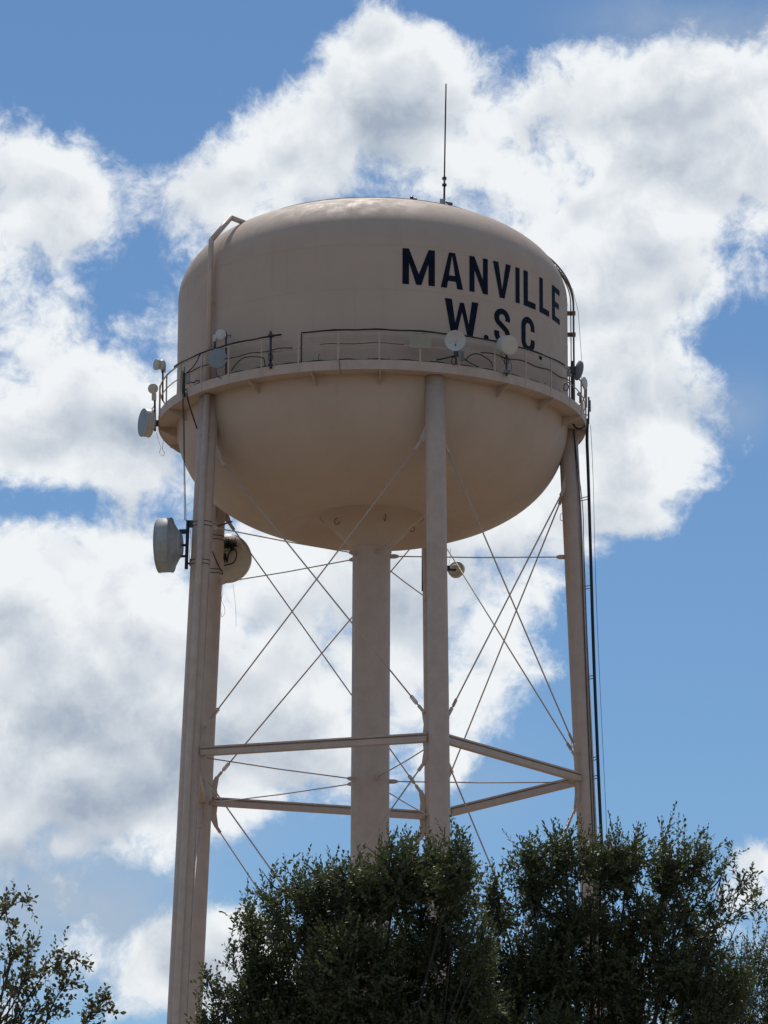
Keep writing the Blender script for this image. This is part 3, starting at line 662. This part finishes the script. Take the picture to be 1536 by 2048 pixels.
for y in (1050, 1127):
    bands(LEGS[0], 0, y, YA, o); clampbox(o, at(383, y-2, YA), .14, .2, .22, 'mast', 'clamp')
    s = MB(); s.tube([at(374, y, YA), at(388, y, YA)], .04, 8); s.build('mount_arm', 'mast', o)
cable('cable', smooth([at(381, 1060, YA-.1), at(382, 1080, YA-.1), at(379, 1110, YA-.1), at(382, 1140, YA-.1), at(383, 1155, YA-.1)]), .010, 'thin wires hanging at the mount of the large grey drum', 'wire')
cable('bar', [at(424, 1056, YA+.3), at(464, 1043, YA+1.5)], .030, 'short dark bar sticking out right of the front left leg', 'mast', 8, 'bar')
# cream dish seen from behind on the rear left leg
o = thing('dish_antenna', at(455, 1115, YD), 'cream dish seen from behind on the rear left leg, with a black nest', 'antenna')
c = at(453, 1116, YD+.95); n_ = Vector((.18, .97, .05)).normalized(); r = .90
s = MB(); s.lathe([(.14, -.42), (.45, -.36), (.72, -.20), (.86, -.05), (r, 0), (r, .25), (r*.98, .26)], c, n_, 56); s.build('back_shell', 'beige', o)
s = MB(); s.lathe([(r, -.01), (r+.015, 0), (r+.015, .03), (r, .04)], c, n_, 56); s.build('rim_band', 'beige', o)
s = MB(); s.lathe([(.001, .28), (r*.98, .26)], c, n_, 56); s.build('radome', 'beige', o)
s = MB(); s.tube([c-n_*.40, at(446, 1112, YD+.1)], .10, 10); s.build('mount_arm', 'mast', o)
s = MB(); s.box(at(455, 1112, YD+.4), .20, .25, .70); s.build('mount_plate', 'beige', o)
s = MB(); s.tube(smooth([at(449, 1125, YD+.25), at(451, 1108, YD+.2), at(454, 1124, YD+.2), at(458, 1106, YD+.2), at(470, 1098, YD+.2), at(473, 1112, YD+.2), at(466, 1126, YD+.2), at(448, 1131, YD+.2)]), .025, 6); s.build('feed_cable', 'black', o)
nest = MB(); nc = at(461, 1090, YD+.30)
for i in range(220):
    d = Vector((rng.gauss(-.04, .13), rng.gauss(0, .10), rng.gauss(0, .10))); e = Vector((rng.gauss(0, 1), rng.gauss(0, 1), rng.gauss(0, .8))).normalized()*rng.uniform(.12, .30); nest.tube([nc+d-e*.5, nc+d+Vector((0, 0, .02)), nc+d+e*.5], .010, 4, False)
tag(nest.build('bird_nest', 'nest', None, nc), 'black straw nest lodged behind the cream dish on the rear left leg', 'nest')
for y in (1079, 1146): bands(LEGS[4], 4, y, YD, o)
cable('cable', smooth([at(425, 1103, YD-.4), at(434, 1125, YD-.4), at(446, 1148, YD-.4)]), .022, 'dark cable slanting across the rear left leg')
cable('loose_wire', smooth([at(444, 1166, YD), at(446, 1185, YD), at(443, 1200, YD), at(449, 1215, YD), at(449, 1228, YD), at(443, 1234, YD), at(444, 1225, YD)], 5), .007, 'pale wire loop hanging from the cream dish', 'wire')
cable('loose_wire', [at(466, 1168, YD), at(470, 1200, YD), at(472, 1230, YD), at(472, 1254, YD)], .006, 'long straight pale wire hanging below the cream dish', 'wire')
# small drum on the rear leg
o = thing('drum_antenna', at(896, 1138, YE), 'small cream drum antenna peeking out right of the front leg', 'antenna')
drum(at(914, 1141, YE+.4), (.42, .88, -.2), .60, .12, 'beige', 'beige', o, .10)
s = MB(); s.box(at(897, 1137, YE+.05), .10, .2, .18); s.build('mount_plate', 'mast', o); s = MB(); s.tube([at(885, 1137, YE), at(911, 1140, YE+.2)], .05, 8); s.build('mount_arm', 'mast', o)
cable('cable', smooth([at(897, 1136, YE), at(900, 1115, YE), at(901, 1098, YE)]), .008, 'thin wire above the small cream drum', 'wire')
o = thing('whip_antenna', at(846, 1180, YE), 'dark vertical tube antenna along the left of the rear leg', 'antenna')
mast(o, at(845.5, 1182, YE-.1), at(845.5, 1096, YE-.1), .045, 'black', 'tube'); clampbox(o, at(849, 1168, YE), .2, .1, .05, 'mast'); clampbox(o, at(849, 1101, YE), .2, .1, .05, 'mast')

# ------------------------------------------------------------------ on the roof
def roofpt(x, ysil):
    best = None
    for i in range(60):
        Y = -5.5+i*.1; p = at(x, ysil, Y); r = math.hypot(p.x, p.y); e = abs(roofz(min(r, 6.9))+Z0-p.z)
        if best is None or e < best[0]: best = (e, p)
    return best[1]
p = roofpt(888, 411); YR = p.y; Y = -.8; p = at(888, 411, Y); p.z = roofz(math.hypot(p.x, p.y))+Z0-.05
o = thing('whip_antenna', p, 'tall thin dark whip antenna on the tank roof', 'antenna')
mast(o, p, at(889, 352, Y), .038, 'mast', 'mast'); mast(o, at(888.5, 374, Y), at(892, 168, Y), .028, 'mast', 'whip')
for y in (357, 370): clampbox(o, at(888.7, y, Y), .16, .16, .06, 'mast')
Y = YR; p2 = at(884.5, 405, Y+.3); o = thing('junction_box', p2-Vector((0, 0, .15)), 'small grey box at the foot of the whip antenna', 'box')
s = MB(); s.box(p2, .17, .14, .22); s.build('housing', 'box', o); s = MB(); s.box(p2-Vector((0, .08, 0)), .14, .02, .18); s.build('lid', 'box', o); s = MB(); s.box(p2-Vector((0, 0, .2)), .05, .05, .24); s.build('foot', 'galv', o)
p3 = at(898.5, 406.5, Y+.2); o = thing('security_camera', p3-Vector((0, 0, .12)), 'small grey camera on a bracket right of the whip antenna', 'camera')
d = Vector((.9, -.2, -.42)).normalized(); s = MB(); s.tube([p3-d*.13, p3+d*.12], .05, 10); s.build('housing', 'galv', o); s = MB(); s.tube([p3-d*.02, p3+Vector((-.02, 0, -.22))], .025, 6); s.build('bracket', 'mast', o); s = MB(); s.tube([p3+Vector((.03, 0, -.03)), p3+Vector((.07, 0, -.2))], .016, 6); s.build('bracket', 'mast', o)
cable('wire', smooth([at(904, 408, Y+.2), at(912, 413, Y), at(922, 419, Y-.05)]), .007, 'thin wire trailing over the roof from the camera', 'wire')
for (x, y, lab, h) in ((823.5, 398, 'red obstruction light, the taller left one on the roof', .11), (830.5, 400, 'red obstruction light, the lower right one on the roof', .075)):
    p = at(x, y, -1.2); o = thing('obstruction_light', p-Vector((0, 0, .1)), lab, 'light')
    s = MB(); s.lathe([(.05, -.16), (.05, -.03), (.075, -.03), (.075, 0)], p, (0, 0, 1), 16); s.build('base', 'mast', o)
    s = MB(); s.lathe([(.065, 0), (.065, h*.6), (.04, h*.9), (.001, h)], p, (0, 0, 1), 16); s.build('lens', 'red', o)

# ------------------------------------------------------------------ trees
def leaf_mesh(name, P, Dv, Nv, ln, wd, tint, mat, parent):
    """many small folded leaves: base P, direction Dv, face normal Nv"""
    n = len(P); Sd = np.cross(Dv, Nv); Sd /= np.linalg.norm(Sd, axis=1, keepdims=True)+1e-9; Nn = np.cross(Sd, Dv)
    l = ln[:, None]; w_ = wd[:, None]
    V = np.empty((n, 6, 3))
    V[:, 0] = P
    V[:, 1] = P+Dv*l*.30+Sd*w_*.46+Nn*w_*.10
    V[:, 2] = P+Dv*l*.68+Sd*w_*.40+Nn*w_*.08
    V[:, 3] = P+Dv*l-Nn*w_*.12
    V[:, 4] = P+Dv*l*.68-Sd*w_*.40+Nn*w_*.08
    V[:, 5] = P+Dv*l*.30-Sd*w_*.46+Nn*w_*.10
    base = (np.arange(n)*6)[:, None]
    Q = np.concatenate([base+np.array([[0, 1, 2, 3]]), base+np.array([[0, 3, 4, 5]])], 1).reshape(-1)
    me = bpy.data.meshes.new(name); me.vertices.add(n*6); me.vertices.foreach_set('co', V.reshape(-1).astype(np.float32))
    me.loops.add(len(Q)); me.loops.foreach_set('vertex_index', Q.astype(np.int32)); nf = n*2
    me.polygons.add(nf); me.polygons.foreach_set('loop_start', np.arange(nf, dtype=np.int32)*4); me.polygons.foreach_set('loop_total', np.full(nf, 4, dtype=np.int32))
    me.update(calc_edges=True)
    at_ = me.attributes.new('tint', 'FLOAT', 'FACE'); at_.data.foreach_set('value', np.repeat(tint, 2).astype(np.float32))
    o = bpy.data.objects.new(name, me); COL.objects.link(o); me.materials.append(M[mat]); o.parent = parent; ORG[o.name] = ORG[parent.name]; return o
def twig_mesh(name, A, B, C, ra, mat, parent):
    """three-sided twigs through A, B, C"""
    n = len(A); d = C-A; d /= np.linalg.norm(d, axis=1, keepdims=True)+1e-9; h = np.tile([[.3, 1, .1]], (n, 1)); s1 = np.cross(d, h); s1 /= np.linalg.norm(s1, axis=1, keepdims=True); s2 = np.cross(d, s1)
    V = np.empty((n, 9, 3)); r = ra[:, None]
    for i, (p, kf) in enumerate(((A, 1.0), (B, .7), (C, .3))):
        for j in range(3):
            a = 2*math.pi*j/3; V[:, i*3+j] = p+(s1*math.cos(a)+s2*math.sin(a))*r*kf
    pat = np.array([[i*3+j, i*3+(j+1) % 3, i*3+3+(j+1) % 3, i*3+3+j] for i in range(2) for j in range(3)]).reshape(-1)
    Q = ((np.arange(n)*9)[:, None]+pat[None]).reshape(-1); nf = n*6
    me = bpy.data.meshes.new(name); me.vertices.add(n*9); me.vertices.foreach_set('co', V.reshape(-1).astype(np.float32))
    me.loops.add(len(Q)); me.loops.foreach_set('vertex_index', Q.astype(np.int32))
    me.polygons.add(nf); me.polygons.foreach_set('loop_start', np.arange(nf, dtype=np.int32)*4); me.polygons.foreach_set('loop_total', np.full(nf, 4, dtype=np.int32)); me.update(calc_edges=True)
    o = bpy.data.objects.new(name, me); COL.objects.link(o); me.materials.append(M[mat]); o.parent = parent; ORG[o.name] = ORG[parent.name]; return o

def tree(label, Y, trunk_px, blobs_, tips, lower, seed, twigs_per_m3, leaf=(.060, .032), mat='leaf', depth=1.0, twl=(.25, .60), gap=.023, name='oak_tree', group=None, upw=.55, sprays=()):
    """blobs_: (px, py, rx, ry) clumps of the crown in the photo, tips: leafy shoots that stand out of it; both at real depth Y"""
    g = np.random.default_rng(seed); sc = (Y-EYE.y)/FPX
    base = at(trunk_px[0], trunk_px[1], Y); base.z = 0
    o = thing(name, base, label, 'tree', group); B0 = np.array(base)
    cl = []
    for (x, y, rx, ry) in blobs_:
        c = np.array(at(x, y, Y)); c[1] += g.normal(0, .35)*depth; cl.append((c, rx*sc, ry*sc, max(rx, ry)*sc*(.9+.5*g.random())*depth))
    for (x, y, z, rx, ry, rz) in lower: cl.append((np.array([base.x+x, base.y+y, z]), rx, rz, ry))
    OA, OD, OL, spr = [], [], [], []
    for (c, rx, rz, ry) in cl:
        vol = 4/3*math.pi*rx*ry*rz; n = int(vol*twigs_per_m3*(g.uniform(.75, 1.3) if rz < 1.1 else .3))+6
        u = g.normal(size=(n, 3)); u /= np.linalg.norm(u, axis=1, keepdims=True); rr = g.random(n)**(1/2.2)
        p = u*rr[:, None]; rad3 = np.array([rx, ry, rz]); pos = c+p*rad3*.92
        d = u*.75*rr[:, None]+np.array([0, 0, upw])+g.normal(size=(n, 3))*.5; d /= np.linalg.norm(d, axis=1, keepdims=True)
        ln = g.uniform(twl[0], twl[1], n)*(.75 if rz < .4 else 1)
        q_ = pos*7.5+seed; lump = np.sin(q_[:, 0]+1.3*np.sin(q_[:, 2]*.8))+np.sin(q_[:, 2]*1.1+1.7*np.sin(q_[:, 1]*.7))+np.sin(q_[:, 1]*.9+q_[:, 0]*.5)
        keep = (lump > -.5+g.normal(0, .35, n)) | (rz > 1.1)            # sprays and gaps
        OA.append((pos-d*ln[:, None]*.55)[keep]); OD.append(d[keep]); OL.append(ln[keep])
    for (x, y, ln) in tips:
        p = np.array(at(x, y, Y)); p[1] += g.normal(0, .3)*depth
        for k_ in range(2):
            d = np.array([g.normal(0, .22), g.normal(0, .25), 1.0]); d /= np.linalg.norm(d); L_ = ln*(1 if k_ == 0 else .65); q_ = p-d*L_-(np.array([g.normal(0, .08), g.normal(0, .1), .15]) if k_ else 0)
            OA.append(q_[None]); OD.append(d[None]); OL.append(np.array([L_]))
    for pl in sprays:                     # long arching shoots that carry short leafy twigs
        pts = smooth([at(x, y, Y) for x, y in pl], 8); dy = g.normal(0, .25)*depth
        pts = [p+Vector((0, dy, 0)) for p in pts]; spr.append(pts)
        for i in range(1, len(pts)):
            seg = np.array(pts[i]-pts[i-1]); dn = seg/(np.linalg.norm(seg)+1e-9)
            nk = max(1, int(np.linalg.norm(seg)/(.028 if mat == 'leaf' else .085)))
            for k_ in range(nk):
                if i < len(pts)*.25 and g.random() < .5: continue
                d = dn*.55+g.normal(size=3)*.6; d[2] += .25; d /= np.linalg.norm(d); L_ = g.uniform(.10, .34)*(1.15-.6*i/len(pts))
                OA.append((np.array(pts[i-1])+seg*g.random())[None]); OD.append(d[None]); OL.append(np.array([L_]))
    A = np.concatenate(OA); Dv = np.concatenate(OD); Ln = np.concatenate(OL); n = len(A)
    bend = g.normal(size=(n, 3))*.10; bend[:, 2] += .04
    Cc = A+Dv*Ln[:, None]+bend*Ln[:, None]; Bm = A+Dv*Ln[:, None]*.5
    # leaves along each twig
    cnt = np.maximum(4, (Ln/gap).astype(int)); idx = np.repeat(np.arange(n), cnt); st = np.concatenate([np.arange(c)/max(1, c-1) for c in cnt])
    t_ = .12+.88*st; tt = t_[:, None]
    pos = (1-tt)**2*A[idx]+2*tt*(1-tt)*Bm[idx]+tt**2*Cc[idx]
    dr = Dv[idx]; m = len(idx); s1 = np.cross(dr, np.array([.2, .9, .3])); s1 /= np.linalg.norm(s1, axis=1, keepdims=True); s2 = np.cross(dr, s1)
    ph = np.arange(m)*2.4+g.normal(0, .5, m); out_ = s1*np.cos(ph)[:, None]+s2*np.sin(ph)[:, None]
    k_ = np.clip(.95-.75*st**3, .2, 1)[:, None]
    ld = dr*(.75+.3*g.random((m, 1)))+out_*k_+g.normal(size=(m, 3))*.22; ld[:, 2] -= .08; ld /= np.linalg.norm(ld, axis=1, keepdims=True)
    nv = dr*.9-out_*.5+g.normal(size=(m, 3))*.55; nv[:, 2] += .35
    ln = leaf[0]*g.uniform(.62, 1.2, m)*np.clip(1.05-.35*st**4, .6, 1.1); wd = ln*leaf[1]/leaf[0]*g.uniform(.8, 1.2, m)
    tint = np.clip(np.repeat(g.random(n), cnt)*.6+g.random(m)*.5-.1, 0, 1)
    pos = pos+out_*.004
    cr = leaf_mesh('crown', pos-B0, ld, nv, ln, wd, tint, mat, o); cr['kind'] = 'stuff'
    tw = twig_mesh('twigs', A-B0, Bm-B0, Cc-B0, np.full(n, .0042 if mat == 'leaf' else .0028), 'twig', o); tw['kind'] = 'stuff'
    # trunk and limbs
    topz = max(c[0][2] for c in cl); fork = Vector((base.x+g.normal(0, .1), base.y, max(1.6, topz*.28)))
    s = MB(); tr0 = .055+.011*topz*1.6
    s.tube(smooth([base, base.lerp(fork, .5)+Vector((.08, .05, 0)), fork], 5), [tr0*1.25*(1-.35*i/10) for i in range(11)], 12); s.build('trunk', 'bark', o)
    for pts in spr:
        nn_ = len(pts); s = MB(); s.tube(pts, [max(.004, .012*(1-i/(nn_-1))) for i in range(nn_)], 6); s.build('branch', 'bark', o)
    for (c, rx, rz, ry) in cl:
        c = Vector(c); e = c+Vector((0, 0, rz*.25)); mid = fork.lerp(e, .5)+Vector((-(e.x-fork.x)*.25, .35+g.normal(0, .15), -.1)); pts = smooth([fork-Vector((0, 0, .12)), mid, c, e], 5)
        s = MB(); nn_ = len(pts); s.tube(pts, [max(.005, tr0*.20*min(1, max(rx, rz)/.55)*(1-i/(nn_-1))**1.1) for i in range(nn_)], 7); lb = s.build('limb', 'bark', o)
        for q_ in range(5):
            i0 = int(nn_*(.45+.1*q_)); i0 = min(i0, nn_-2); b0 = pts[i0]; b1 = c+Vector((g.uniform(-1, 1)*rx*.9, g.uniform(-1, 1)*ry*.9, g.uniform(-.2, .9)*rz))
            s = MB(); s.tube(smooth([b0, b0.lerp(b1, .5)+Vector((0, 0, -.06)), b1], 3), [.010, .0095, .009, .008, .007, .005, .003], 5); s.build('branch', 'bark', lb)
    return o
YT1, YT2 = -93.0, -91.0
tree('dense dark green oak in front of the tower riser, left of the gap', YT1, (700, 2600),
     [(470, 2010, 60, 70), (560, 1990, 90, 110), (690, 1960, 110, 130), (830, 1950, 110, 130), (920, 1990, 80, 100), (505, 1850, 30, 55), (500, 1920, 40, 50), (575, 1830, 60, 90), (650, 1810, 65, 85), (720, 1810, 65, 90), (790, 1770, 65, 90), (860, 1770, 65, 90), (910, 1760, 40, 75), (905, 1850, 60, 70), (950, 1900, 55, 60), (965, 1960, 60, 70), (430, 2000, 28, 30), (600, 2080, 160, 90), (830, 2090, 160, 90), (420, 2060, 40, 30)],
     [(404, 1962, .25), (412, 1945, .25), (456, 1893, .3), (482, 1802, .45), (503, 1779, .5), (511, 1795, .4), (546, 1718, .55), (577, 1709, .6), (590, 1725, .5), (612, 1705, .6), (635, 1722, .45), (653, 1696, .6), (674, 1708, .5), (690, 1728, .4), (710, 1705, .5), (735, 1692, .5), (756, 1672, .6), (787, 1652, .65), (770, 1680, .5), (815, 1675, .45), (836, 1651, .65), (850, 1672, .5), (885, 1677, .5), (906, 1672, .55), (925, 1695, .45), (937, 1703, .45), (945, 1734, .35), (420, 2010, .3), (400, 2025, .3)],
     [(0, 0, 5.6, 1.9, 1.6, 1.0), (-.9, .2, 4.6, 1.5, 1.4, 1.2), (1.0, -.2, 4.6, 1.5, 1.4, 1.2)], 11, 700, sprays=[[(470, 2048), (440, 2000), (420, 1965), (408, 1955)], [(500, 2000), (470, 1930), (458, 1895)]])
tree('loose dark green oak below the right-hand leg, with long side shoots', YT2, (1190, 2600),
     [(1010, 1960, 70, 120), (1110, 1950, 100, 130), (1230, 1950, 100, 120), (1350, 1960, 100, 90), (1000, 1800, 40, 75), (1060, 1760, 55, 90), (1130, 1740, 60, 85), (1200, 1740, 60, 75), (1250, 1750, 45, 75), (1180, 1850, 90, 70), (1300, 1850, 50, 60), (1335, 1750, 42, 70), (1385, 1750, 36, 55), (1360, 1830, 70, 55), (1430, 1800, 40, 40), (1470, 1800, 35, 28), (1050, 2080, 150, 80), (1260, 2080, 150, 80), (1420, 1890, 60, 45), (1330, 1930, 60, 60), (1450, 1990, 80, 70), (1400, 2060, 90, 60)],
     [(963, 1791, .4), (978, 1718, .5), (995, 1735, .4), (1020, 1687, .6), (1040, 1700, .5), (1072, 1646, .7), (1080, 1665, .5), (1100, 1668, .5), (1123, 1635, .7), (1135, 1660, .5), (1154, 1646, .6), (1175, 1668, .45), (1190, 1656, .5), (1219, 1635, .7), (1235, 1665, .5), (1273, 1661, .6), (1262, 1680, .5), (1300, 1661, .55), (1315, 1672, .5), (1343, 1630, .75), (1355, 1655, .5), (1382, 1651, .6), (1400, 1668, .5), (1413, 1656, .55), (1440, 1700, .4), (1460, 1687, .5), (1501, 1742, .4), (1480, 1750, .4), (1522, 1765, .35), (1510, 1790, .35), (1517, 1822, .3), (1440, 1740, .4), (1420, 1700, .4)],
     [(0, 0, 5.6, 1.9, 1.6, 1.0), (-.9, .2, 4.6, 1.5, 1.4, 1.2), (1.0, -.2, 4.6, 1.5, 1.4, 1.2)], 23, 520, sprays=[[(1330, 1880), (1400, 1800), (1440, 1745), (1465, 1690)], [(1360, 1880), (1430, 1820), (1480, 1775), (1508, 1742)], [(1380, 1900), (1450, 1830), (1500, 1795), (1527, 1768)], [(1400, 1880), (1470, 1840), (1515, 1820)], [(1310, 1920), (1335, 1800), (1380, 1700), (1415, 1660)], [(1280, 1950), (1310, 1800), (1325, 1700), (1343, 1640)]])
tree('hazier bushy tree low in the bottom right corner', -78.0, (1500, 2700),
     [(1480, 1960, 80, 80), (1560, 1930, 70, 60), (1440, 2020, 70, 60), (1390, 2040, 80, 60), (1540, 2040, 110, 90), (1620, 1980, 80, 100)],
     [(1486, 1848, .5), (1500, 1868, .5), (1520, 1860, .5), (1536, 1852, .5), (1465, 1880, .45), (1450, 1900, .4), (1545, 1850, .5), (1430, 1940, .4)],
     [(0, 0, 7.0, 2.2, 1.8, 1.0), (.3, 0, 5.4, 2.2, 1.8, 1.2)], 31, 330, (.055, .024))
tree('sparse brownish elm reaching in at the bottom left corner', -100.0, (-40, 2500),
     [(10, 1980, 30, 40), (50, 2000, 30, 30), (-30, 1890, 30, 50), (-40, 2010, 60, 60), (30, 2045, 40, 25)],
     [(5, 1810, .2), (60, 1880, .2)],
     [(-.2, 0, 5.6, .8, .8, .8), (-.4, 0, 4.4, 1.0, 1.0, .9)], 47, 120, (.056, .036), 'leaf2', .9, (.14, .34), .024, 'elm_tree', upw=.4, sprays=[[(-20, 2080), (10, 2010), (50, 1960), (110, 1925), (140, 1912), (172, 1932)], [(0, 2100), (40, 2030), (75, 1970), (105, 1940), (135, 1945)], [(80, 2080), (105, 2010), (125, 1978), (142, 1966)], [(150, 2090), (175, 2035), (200, 2010), (212, 1996)], [(155, 2080), (190, 2032), (228, 2022)], [(-10, 1990), (8, 1920), (12, 1860), (0, 1795)], [(0, 1950), (15, 1900), (30, 1890), (62, 1866)], [(-20, 1870), (5, 1830), (35, 1806), (60, 1806)], [(-10, 2060), (30, 2000), (50, 1950), (55, 1900)], [(50, 2080), (75, 2030), (100, 2010), (130, 2030)]])

# repeats of one kind share a group
GROUPS = {'cable': 'cables strung about the tower', 'cable_bundle': 'thick cable bundles on the tower', 'cable_coil': 'cable coils on the balcony', 'loose_wire': 'loose wires hanging from the tower',
          'safety_wire': 'thin wires on the right of the tower', 'drum_antenna': 'drum antennas on the tower', 'dish_antenna': 'dish antennas on the tower', 'panel_antenna': 'slim antennas on the rail',
          'whip_antenna': 'whip antennas on the tower', 'obstruction_light': 'obstruction lights on the roof', 'oak_tree': 'dark green trees in front of the tower'}
for o in list(COL.objects):
    k = o.name.split('.')[0]
    if o.parent is None and k in GROUPS: o['group'] = GROUPS[k]
